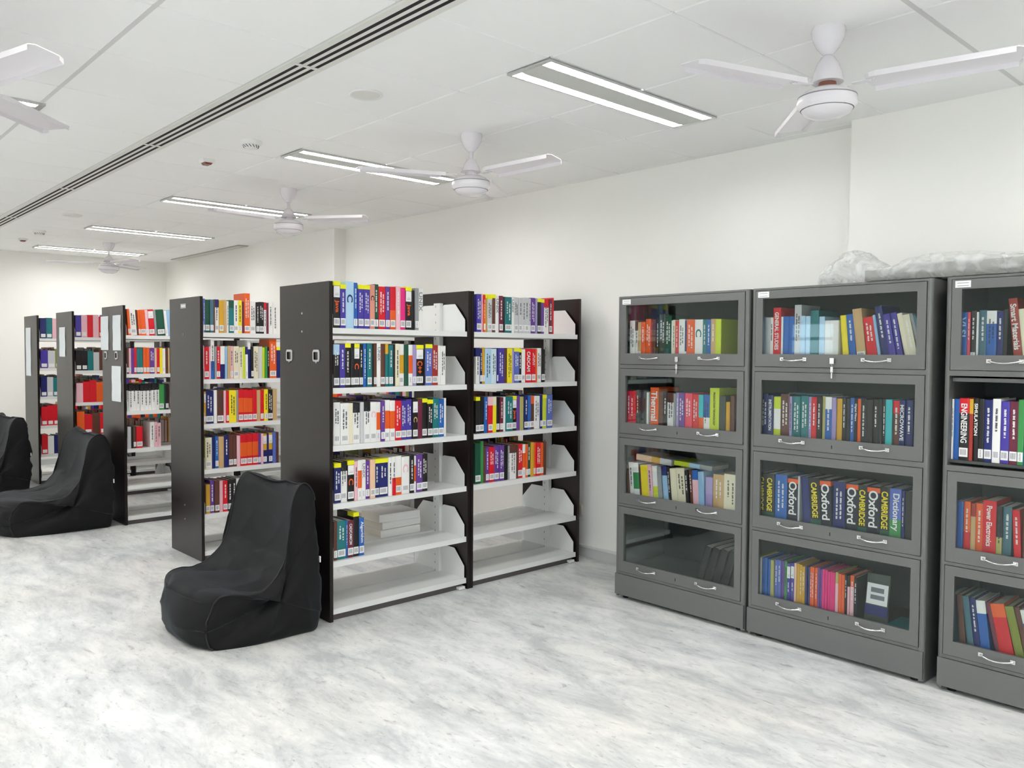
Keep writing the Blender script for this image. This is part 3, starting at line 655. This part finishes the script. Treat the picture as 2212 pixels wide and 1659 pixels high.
SHELVES = [
    ('A1.1', 2.249, 24, '41 bk SYW Java@or 24.5;33 vi STY 23;50 sk 25 C@nv;25 bl ST 24.5;37 vi STY 23.5;37 vi STY 23.5;32 sa S C@bk 24;29 dg STD 24.5;45 rd ST;29 pu ST;37 rd S Mor;30 pk T;35 hp S;41 bk SYW Java@or;26 bk 22.5;25 gy S;35 wh D UNIX@gy'),
    ('A1.2', 2.247, 23.5, '37 bk ST Bsk;33 vi ST;35 bk STY;23 bk SD;36 bk WSY C@or;23 bk ST;21 bl T;30 tl ST;15 bk;20 br S;25 wh D UNIX@gy;30 br S;21 tl S Bmg;28 tl ST;16 bk;29 cr D;35 wh S Cmg;27 dg;29 wh S Cor;26 lv S;52 bk WSY C++@or;10 bk;50 pw STY;44 dr ST;20 wh;38 wh D'),
    ('A1.3', 2.249, 22.5, '40 wh DS;51 wh DS;27 cr;46 wh DS Bbk;23 lg;41 wh DS Bbk;41 wh DS C@pk;28 wh S Cor;27 pu ST;34 wh S Cor;33 wh S Cor;42 rd ST;38 vi ST;39 vi ST;36 bk WS C@tn;34 mr;37 bk SY;38 bk SYT;44 tl TS;41 bl TS;15 wh'),
    ('A1.4', 2.248, 21.5, '42 nv SYT;42 wh DS Bbk;41 bk WSY C@or;22 pk D;26 wh S Cor;26 wh DS UNIX@gy;27 pu ST;33 pc S;30 nv SYT;58 nv SYT;25 wh D;25 wh D Mrd;41 wh Mor S;54 wh DS C@pk;32 bk ST;16 wh S Cor;43 pu ST;40 bk ST'),
    ('A1.5', 2.247, 20.5, '22 br S;54 tl ST;11 bl T;37 mr S CAD/CAM/CIM@wh;35 bk SY 24;32 bl S Algorithm@wh'),
    ('A2.1', 3.235, 23, '39 vi ST;17 pk;15 or ST Brd;15 mg Y;38 lg DSY;30 br SY;29 wh D UNIX@gy;32 mr ST;16 bk;59 tl ST;27 wh D UNIX@gy;36 lg DS;30 lg DS;28 lg DS;34 lg DS;20 lg DS;37 pu ST;17 lv;35 bk SY;29 pu SY;44 wh Brd D;30 mr ST;21 rd 24'),
    ('A2.2', 3.232, 22, '33 wh Bnv D;18 nv ST;25 mg S;54 sk D;42 pb D;11 nv S;50 vi T;24 br D;43 yl D;16 lv;44 pw STY;25 bk STY;33 wh S;53 rd S CADCAM@wh;37 rd ST;17 or;40 wh DS;32 bk S'),
    ('A2.3', 3.232, 22, '34 bk SY;38 bk S;26 bl T;39 rd S Bpk;34 yl Bcr;29 bk S;29 mr ST;19 wh;59 tl ST;38 bk WSY Java@or;28 pu;33 kh;34 nv ST;28 bl S;34 br S Bor;52 wh D;23 nv S;41 lm SY;53 pw ST'),
    ('A2.4', 3.23, 22, '46 dg S 25;26 gn 26;18 br;26 pu ST;42 rd ST;42 pu ST;40 pu ST;32 bk;14 gy T;57 wh S Bbr D;17 br;42 rd ST;25 wh S Cor;20 or S;28 dg ST;29 mg;20 or S;43 rd ST;26 or S;24 br'),
    ('B.1', 2.219, 22.5, '35 pw ST;32 dg S;25 gt S;10 br;30 wh DS Bnv;33 mg S;21 tn;16 wh D;34 tl S Bdg;31 wh DS;29 yl DS;16 mr;43 or ST 28;43 wh DS;24 bk ST;36 bk ST;19 wh Brd D;19 mr;33 wh D;34 wh D'),
    ('B.2', 2.214, 22.5, '12 pk;32 rd ST;12 pk;25 wh Mbl D 27;15 gy;28 rd ST;31 wh Mnv;18 lb;21 tn;23 pk DS;39 cr DS;26 cr D;19 lm;19 wh S Bnv;24 nv Bwh 27;19 bk S;38 cr D;27 lg;22 lm;17 gn;17 bk T;53 or ST 28;31 nv Y'),
    ('B.3', 2.22, 22.5, '33 mg WS;56 nv ST;23 wh;47 br DS;17 pk;20 rd S;51 yl D;17 gy;35 rd S Cor;35 rd S Cor;35 rd S Cor;32 rd S;29 tn;25 rd S;29 yl DS;37 bk ST;33 tn'),
    ('B.4', 2.211, 22, '23 ol;46 cr DS;23 nv;23 bl ST;40 tn;34 nv T;34 br S;24 br S;24 pk;49 rd S Cor;42 rd S Cor;43 rd S Cor;21 pu S;18 pk;29 mg WS Mnv;15 nv;29 mg WS Mnv;26 pw;18 br'),
    ('B.5', 2.223, 22, '27 db 20;30 mg S 20;30 pu ST;33 br S;27 pk;34 rd ST;31 bk ST;31 bk ST;35 wh DS;31 bk;32 pk D'),
    ('C.1', 2.234, 21.5, '26 or S l-4;47 wh DS l-4;15 br l-4;18 or S l-4;42 or S l-4;24 pk S l-4;46 rd WS l-4;18 gy l-4;65 dg S l-5;22 wh S l-5;31 lb l-5'),
    ('C.2', 2.234, 21.5, '23 br S;18 pk S;24 pu;21 rd S;24 tl S;27 tl S;24 or S;27 or S;40 pu ST;21 pc;22 rd S;22 yl;25 wh S;22 br;13 tn'),
    ('C.3', 2.224, 22, '30 wh Bbk D;30 wh Bbk D;30 wh Bbk D;30 wh Bbk D;31 wh Bbk D;31 wh Bbk D;31 wh Bbk D;31 wh Bbk D;29 wh Bbk D;40 gn S;12 dg;25 bk S'),
    ('C.4', 2.235, 18, '33 lg;20 bk;23 br S;50 rd S;61 _;34 wh D 21;24 pk D 21;31 pk D 20'),
    ('K1.1', -3.097, 22.5, '35 wh Bbk D;22 bk;37 wh D;27 wh Bbk D;24 tn S;29 or T;38 or T 23.5;14 dr;21 br;19 bk T 24;44 gd T 26;43 dg T 25;11 wh;16 cr D;22 rd T;40 wh D;13 nv S;52 or T;51 wh C@tl;25 tl T;27 bl T;29 tn T;35 lm'),
    ('K1.2', -3.103, 22.5, '41 mg;75 rd T;21 bk T;37 bk;21 gd;13 wh;8 gy;59 or Thermal@wh 25;33 br;27 bk T;47 wh Bbr D;15 gy;19 lv T;41 pu T;47 rs T;40 rd T;30 cy Mor;39 bl Mwh D;58 lm PRODUCTION_TECHNOLOGY@bk 26;40 gd;24 mg 19;26 br'),
    ('K1.3', -3.1, 21.5, '22 pu l-4;22 br l-5;32 wh D l-5;43 wh Cgn l-5;16 br l-5;52 yl l-5;29 pk D l-5;38 wh Mlm l-5;30 gy l-5;35 lb Bnv l-6;17 bk T l-6;42 cr l-6;58 cr D l-6;22 bk T l-5;21 br T l-5;38 pk Bbl l-4;37 lb l-3;44 lv 19;68 tn T 21;81 cr D 22'),
    ('K2.1', -2.216, 22.5, '21 gn;26 lb;23 lg;20 wh D;40 rd GENERAL_STUDIES@wh 27;12 wh;30 bl;29 bl;36 lg D 28;24 sk;24 sk;42 tl 25;28 sk;32 wh 20;40 wh 20;29 yl l-5;33 bl T l-6;43 tn S l-7 25;47 rd T l-8 21;13 lb l-9;33 nv T l-10 26;29 vi T l-10;28 vi T l-10;24 cr l-12;32 cr T l-12;14 gy l-14;14 gt l-14'),
    ('K2.2', -2.207, 24, '18 gt;41 nv T;33 nv INSTRUMENTATION@wh;38 lm Cwh 23;49 br T 24.5;15 lv D;41 tl Y T;40 tl T;16 lv T;28 rd T;25 bk T;18 kh;32 bl Bwh T;22 lv;27 mg;18 bk T;18 bk;20 bl T;16 bk Digital_Filters@wh;16 or;26 bk T;30 bk;25 bk T;17 bk;16 bk T;29 cy;32 br Brd T;24 nv MICROWAVE@wh;32 nv T'),
    ('K2.3', -2.202, 25, '49 ca;53 ca;65 bl T;58 ox;10 lg;39 nv l-4;55 ca l-4;55 ox l-3;56 nv T;59 ox;43 ca;59 ox;44 ca;51 pw Dictionary@wh Mgn;14 nv T;53 bk'),
    ('K2.4', -2.209, 22, '14 tl;13 ol;13 cr;18 bl;17 bl;18 bl;18 kh;18 pw T;18 pw T;18 pu;16 gn D;18 vi WT;19 vi WT;12 pc;15 mg;15 mg T;16 mg T;12 nv;11 nv;13 or T;13 or T;14 or T;12 pu;13 pu;13 hp;13 hp;13 hp;13 hp;13 hp;15 pk Bkh;15 or;16 or;11 bk T;11 pk Bbk;21 pk Bor T;16 bk T'),
    ('K3.1', -1.269, 22.5, '37 bl VLSI@sk;12 rs T;22 bk TS;8 wh;28 gt T;38 bl Bwh D;25 nv T;16 bk;32 dr Smart_Materials@wh l-6 27;22 cr l-6'),
    ('K3.2', -1.31, 26, '28 wh D;22 bl;39 bk S Brd ENGINEERING@wh;15 dr Bmg;19 bk SIMULATION@wh;22 bk S;31 nv ST;30 wh DS;32 vi ST;32 mr ST;22 gn S'),
    ('K3.3', -1.275, 23, '19 bk T;27 bl;26 or T Mrd;20 tn Bdr;29 or T;51 rd Power_Electronics@wh 25;22 bk D Mkh;33 gt T;27 rd T l-3;21 br'),
    ('K3.4', -1.279, 23, '27 gt;24 br l-5;25 gt l-7;24 nv T l-7;37 bl Bwh l-7;17 mr l-12;53 rd Bor l-12;33 ol l-13;22 br l-13;32 bl Bwh l-13'),
]

for row_ in SHELVES: shelf_row(*row_)

# books lying flat
def flat_book(name, loc, rotz, L, d, th, col, bands, label, cat='book', tilt=0):
    """lies on its side: the spine, L long, faces -y before rotation"""
    o = book(name, th, L, d, col, bands, '', None, None, detail=False)
    # rotate so that the book's height runs along +x and its thickness up
    o.rotation_euler = (Matrix.Rotation(rotz, 4, 'Z') @ Matrix.Rotation(tilt, 4, 'Y') @ Matrix(((0, 0, 1, 0), (0, 1, 0, 0), (-1, 0, 0, th), (0, 0, 0, 1)))).to_euler()
    off = Matrix.Rotation(rotz, 4, 'Z') @ Vector((0, 0, th)); o.location = (loc[0] + off[0], loc[1] + off[1], loc[2] + th)
    tag(o, label, cat); return o
flat_book('textbook', (3.77, 3.005, KSH[2] + .232), -math.pi / 2, .25, .17, .034, 'pc', [(.11, .17, 'mg'), (.17, .25, 'lg')], 'peach and mustard book lying flat on the upright books, third shelf, left bookcase', tilt=R(3))
flat_book('textbook', (3.78, 2.745, KSH[2] + .226), -math.pi / 2, .25, .17, .026, 'lm', [(.10, .17, 'sk'), (.17, .25, 'gy')], 'lime and blue book lying flat on the upright books, third shelf, left bookcase', tilt=R(2))
flat_book('textbook', (3.80, 2.07, KSH[1] + .243), -math.pi / 2, .21, .15, .008, 'gt', [], 'thin grey-teal booklet lying flat on top of the books, second shelf, middle bookcase')
for k, (dx, dr_) in enumerate(((0, 0), (.012, 3), (-.01, -2))):
    o = flat_book('file_folder', (2.73 + dx, 4.10, ZS[4] + .0008 + k * .047), R(dr_), .29, .215, .045, 'wh', [], ['lowest', 'middle', 'topmost'][k] + ' white file folder lying in the stack behind the fifth shelf of the front rack', 'file folder')
    o['group'] = 'white file folders in a stack'
# black registers leaning in the lowest compartment of the first bookcase
for k in range(5):
    o = book('register', .040, .20, .27, 'bk', detail=False); a = R(20)
    o.location = (3.80, 2.62 - k * .048, KSH[3] + .0008); o.rotation_euler = (0, -a * 0 + R(16), -math.pi / 2)
    o.location = (3.80, 2.60 - k * .052, KSH[3] + .0008 + .040 * math.sin(R(16)))
    tag(o, 'black register leaning at the bottom of the left bookcase, %s from the left' % ORD[k], 'register', 'black registers leaning in the lowest compartment')
# journal leaning face-out beside the magazines
t = thing('journal', 'dark journal with a white cover panel facing out, lowest shelf of the middle bookcase', 'journal', (3.765, 1.655, KSH[3] + .0025), (0, R(9), 0))
b = MB(); b.box(0, .012, -.105, 0, 0, .235, 0); b.build('cover', cmat('gd'), t)
b = MB(); b.box(-.0012, 0, -.100, -.004, .095, .190, 0); b.box(-.0016, -.0012, -.082, -.022, .150, .172, 1); b.box(-.0016, -.0012, -.086, -.022, .118, .138, 1); b.build('cover_panel', [M_stick, M_code], t)
b = MB(); b.box(-.0010, 0, -.105, 0, .045, .090); b.build('navy_band', cmat('nv'), t)
t2 = thing('booklet', 'teal booklet lying at the foot of the dark journal, middle bookcase', 'booklet', (3.74, 1.52, KSH[3] + .0008))
b = MB(); b.box(.0, .19, -.10, .03, 0, .022); b.build('cover', cmat('tl'), t2)

# everything else on the rear faces and the two farthest racks: packed rows nobody could count, one object
pb = MB(); pm = [cmat(c) for c in ('bk', 'rd', 'nv', 'br', 'tl', 'wh', 'mg', 'vi', 'pk', 'lg', 'or', 'ol', 'tn')] + [M_page]
ci = {c: i for i, c in enumerate(('bk', 'rd', 'nv', 'br', 'tl', 'wh', 'mg', 'vi', 'pk', 'lg', 'or', 'ol', 'tn'))}
def packed(x0, x1, y0, z, hh, seq=None, rear=False, fill=1.0):
    x = x0; k = 0; xe = x0 + (x1 - x0) * fill
    while x < xe - .012:
        w = min(rnd.uniform(.018, .046), xe - x); h = hh + rnd.uniform(-.02, .015)
        c = ci[seq[k % len(seq)]] if seq else rnd.randrange(12)
        if seq and x1 - x0 < .5: w = (x1 - x0) / len(seq)
        d = rnd.uniform(.15, .18)
        if rear:      # spines look away from the camera, page edges towards it
            pb.box(x, x + .0025, y0 - d, y0, z, z + h, c); pb.box(x + w - .0035, x + w - .001, y0 - d, y0, z, z + h, c)
            pb.box(x + .0025, x + w - .0035, y0 - .003, y0, z, z + h, c); pb.box(x + .0025, x + w - .0035, y0 - d + .004, y0 - .003, z + .003, z + h - .004, 13)
        else:
            pb.box(x, x + w - .001, y0, y0 + .003, z, z + h, c); pb.box(x, x + .0025, y0 + .003, y0 + d, z, z + h, c); pb.box(x + w - .0035, x + w - .001, y0 + .003, y0 + d, z, z + h, c)
            pb.box(x + .0025, x + w - .0035, y0 + .003, y0 + d - .004, z + .003, z + h - .004, 13)
            if rnd.random() < .6: pb.box(x + w * .12, x + w * .85, y0 - .0008, y0, z + .012, z + .048, 5)
        x += w; k += 1
G = .0008
for bx0, bx1 in ((2.26, 3.10), (3.23, 4.07)):          # rear side of the front rack
    packed(bx0, bx1, YR[0] + .52, ZS[1] + G, .20, rear=True, fill=.75 if bx0 < 3 else .7); packed(bx0, bx1, YR[0] + .52, ZS[2] + G, .225, rear=True, fill=.85)
    packed(bx0, bx1, YR[0] + .52, ZS[3] + G, .22, rear=True, fill=.9 if bx0 < 3 else .8)
for r in range(5): packed(3.23, 4.07, YR[1] + .026, ZS[r] + G if r < 5 else 0, .22, fill=(.9, .95, .9, .8, 0.0)[r]) # wall bay of the second rack
for y in (YR[1], YR[2], YR[3], YR[4]):
    for r in (1, 2, 3): packed(2.26, 3.08, y + .52, ZS[r] + G, .215, rear=True, fill=.8)
packed(2.64, 3.08, YR[2] + .026, ZS[0] + G, .21); packed(2.60, 3.08, YR[2] + .026, ZS[1] + G, .21)
D_ = [('vi pk rd pk rd vi lg tn', .215), ('bk bk tl lg br or lg br', .19), ('pk rd rd or pk vi lg', .20), ('or rd br rd nv nv', .21), ('nv rd br wh', .2)]
for r, (q, hh) in enumerate(D_): packed(2.243, 2.235 + .42, YR[3] + .026, ZS[r] + G, hh, q.split())
E_ = [('nv tl pk or ol bk', .205), ('vi lg ol bk bk', .19), ('nv lg tl mg nv tl', .20), ('rd rd rd rd rd rd', .215), ('rd wh nv tl br or', .20)]
for r, (q, hh) in enumerate(E_): packed(2.243, 2.235 + .36, YR[4] + .026, ZS[r] + G, hh, q.split())
for y in (YR[3], YR[4]):
    for r in range(4): packed(2.68, 3.08, y + .026, ZS[r] + G, .205)
o = pb.build('packed_library_stock', pm); o['kind'] = 'stuff'
tag(o, 'densely packed books on rear shelf faces and on the two farthest racks', 'books')
o['kind'] = 'stuff'

# ---------------------------------------------------------------- bean bag chairs
from mathutils import noise as mn
def catmull(P, n):
    out = []; N = len(P)
    for i in range(N):
        p0, p1, p2, p3 = P[i-1], P[i], P[(i+1) % N], P[(i+2) % N]
        for k in range(n):
            t = k / n; out.append(tuple(.5 * ((2*p1[j]) + (-p0[j]+p2[j])*t + (2*p0[j]-5*p1[j]+4*p2[j]-p3[j])*t*t + (-p0[j]+3*p1[j]-3*p2[j]+p3[j])*t*t*t) for j in range(2)))
    return out
PROF = [(.06, 0), (.012, .045), (-.005, .12), (.012, .20), (.060, .268), (.14, .280), (.235, .268), (.325, .285), (.405, .335), (.455, .42), (.478, .53), (.495, .64), (.525, .722),
        (.572, .758), (.612, .735), (.634, .66), (.643, .50), (.650, .30), (.650, .12), (.640, .04), (.605, 0), (.45, -.0), (.25, -.0)]
def bean_bag(loc, rotz, sx, sz, seed, label, wid=.66):
    t = thing('bean_bag_chair', label, 'bean bag', loc, (0, 0, rotz), 'black bean bag chairs')
    ring_ = catmull(PROF, 9); N = len(ring_); cx, cz = .40, .20; hw = wid / 2
    NV = 44; NS = 16; rows = []
    def P(q, v, s_in):
        """q ring index, v -1..1 across, s_in 0..1 shrink towards the side's centre"""
        x, z = ring_[q]; 
        front = max(0, 1 - x / .35); top = max(0, (z - .35) / .4)
        y = v * hw * (1 + .03 * math.sin(z * 6) - .06 * top - .22 * front ** 2)
        e = abs(v) ** 3.2
        # hollow seat and back between raised edges, rounded plan at the front
        onseat = 1.0 if 0 < x < .5 and z > .22 else 0.0
        dip = (1 - abs(v) ** 2) * (.022 if z > .24 else 0)
        zz = z - dip * (1.4 if z > .6 else 1.0) - (.018 * e if z > .1 else 0)
        xx = x + (.070 * e * front) + (.028 * (1 - v * v) if (.42 < x < .56 and z > .4) else 0)
        x2, z2 = cx + (xx - cx) * (1 - s_in), cz + (zz - cz) * (1 - s_in)
        return x2, y, max(z2, 0)
    verts = []
    def crease(x, y, z, v):
        w = Vector((x * 3.2 + seed, y * 3.2, z * 3.2)); n1 = mn.noise(w) * .022
        # long soft folds radiating from where seat meets back
        dx, dz = x - .42, z - .33; r = math.hypot(dx, dz) + 1e-4; an = math.atan2(dz, dx)
        fold = (abs(math.sin(an * 4 + v * 2.5 + seed + 1.6 * mn.noise(w * .7))) ** .5 - .6) * .034 * math.exp(-((r - .20) / .16) ** 2)
        fine = (abs(mn.noise(Vector((x * 9 + seed, y * 4, z * 12)))) ** .7) * -.018
        return n1 + fold + fine
    rowidx = []
    def add_row(v, s_in, bulge):
        idx = []
        for q in range(N):
            x, y, z = P(q, v, s_in)
            y += math.copysign(bulge, v) if bulge else 0
            k = crease(x, y, z, v) if z > .012 else 0
            # displace along the ring's outward direction (or sideways on the side panels)
            if s_in > 0.001:
                y += math.copysign(k * .45, v)
            else:
                d = Vector((x - cx, z - cz)); d.normalize(); x += d.x * k; z = max(0, z + d.y * k)
            idx.append(len(verts)); verts.append((x, y, z))
        rowidx.append(idx)
    for j in range(NS, 0, -1):
        s = (j / NS) ** 1.0 * .97; add_row(-1, s, .042 * math.sin(min(1, s * 1.6) * math.pi / 2))
    for i in range(NV + 1): add_row(-1 + 2 * i / NV, 0, 0)
    for j in range(1, NS + 1):
        s = (j / NS) * .97; add_row(1, s, .042 * math.sin(min(1, s * 1.6) * math.pi / 2))
    faces = []
    for a, b_ in zip(rowidx[:-1], rowidx[1:]):
        for q in range(N): faces.append((a[q], a[(q+1) % N], b_[(q+1) % N], b_[q]))
    faces.append(tuple(rowidx[0])); faces.append(tuple(rowidx[-1][::-1]))
    mb = MB(); mb.poly([(x * sx, y, z * sz) for x, y, z in verts], faces, 0, True); mb.build('cover', M_fab, t)
    # piping where the side panels meet the seat and back
    top = [q for q in range(N) if 9 * 3 <= q <= 9 * 16]
    for side, row in ((-1, rowidx[NS]), (1, rowidx[NS + NV])):
        path = [verts[row[q]] for q in range(2, 9 * 15, 2)]
        pp = MB(); pp.tube([(x * sx, y + side * .002, z * sz) for x, y, z in path], .0045, n=6); pp.build('piping', M_seam, t)
    # seam down the front corner of the near panel
    tg = MB(); tg.box(.640 * sx, .646 * sx, -hw - .016, -hw - .004, .345 * sz, .375 * sz); tg.build('care_tag', M_stick, t)
    return t
bean_bag((1.478, 4.085, 0), 0, .985, 1.02, 3.1, 'black bean bag chair nearest the camera, leaning on the front rack end panel', .69)
bean_bag((1.30, 7.42, 0), 0, 1.28, 1.04, 11.7, 'black bean bag chair with a bluish sheen against the third rack', .72)
bean_bag((1.25, 9.78, 0), R(4), 1.22, 1.02, 21.3, 'black bean bag chair cut by the left picture edge, beside the far rack', .72)

# ---------------------------------------------------------------- plastic wrapped bundle on the bookcases
t = thing('plastic_wrapped_bundle', 'long bundle wrapped in crumpled translucent plastic lying on the middle and right bookcases', 'bundle', (3.93, 1.40, 1.7605))
def bundle(name, material, grow, seed, amp, parent):
    ys = 90; n = 44; mb = MB(); v = []
    key = [(-.90, .06), (-.80, .10), (-.45, .095), (-.30, .10), (-.15, .120), (-.02, .125), (.10, .110), (.19, .080), (.26, .095), (.33, .130), (.37, .170), (.41, .165), (.46, .135), (.505, .11), (.53, .05)]
    def H(y):
        for (a, ha), (b_, hb) in zip(key[:-1], key[1:]):
            if a <= y <= b_: f = (y - a) / (b_ - a); f = f * f * (3 - 2 * f); return ha + (hb - ha) * f
        return .02
    for i in range(ys + 1):
        y = -.90 + 1.43 * i / ys; h = H(y) * grow; wd = (.175 - .05 * max(0, (y - .3) / .23)) * grow
        for k in range(n):
            a = 2 * math.pi * k / n; ca, sa = math.cos(a), math.sin(a)
            x = wd * math.copysign(abs(ca) ** .55, ca); z = h * .5 + h * .5 * math.copysign(abs(sa) ** .75, sa)
            p = Vector((x * 9 + seed, y * (3 if y < .3 else 5.5), z * (14 if y < .3 else 10))); k1 = mn.noise(p); k2 = 1 - abs(mn.noise(p * 2.3)) * 2
            dsp = amp * (.6 * k1 + .5 * (k2 - .5)); l = math.hypot(x, z - h * .5) + 1e-5
            x += dsp * x / l; z += dsp * (z - h * .5) / l
            v.append((x, y, max(0.0, z)))
    f = []
    for i in range(ys):
        for k in range(n): k2 = (k + 1) % n; f.append((i*n+k, i*n+k2, (i+1)*n+k2, (i+1)*n+k))
    f += [tuple(range(n))[::-1], tuple(range(ys*n, ys*n + n))]
    mb.poly(v, f, 0, True); return mb.build(name, material, parent)
bundle('plastic_film', M_film, 1.0, 2.0, .013, t)
b = MB(); b.box(-.13, .13, -.86, .30, .012, .062); b.box(-.11, .10, -.80, .10, .062, .078); b.build('wrapped_panel', M_vent, t)

# small beige socket low on the wall behind the front rack
t = thing('wall_socket', 'small beige pipe socket sticking out of the wall behind the front rack', 'wall socket', (XW, 3.93, .325))
b = MB(); b.box(-.012, 0, -.035, .035, -.035, .035); b.build('plate', M_tan, t)
b = MB(); b.tube([(-.012, 0, 0), (-.05, 0, 0)], .016, n=14); b.tube([(-.05, 0, 0), (-.058, 0, 0)], .021, n=14); b.build('pipe', M_tan, t)
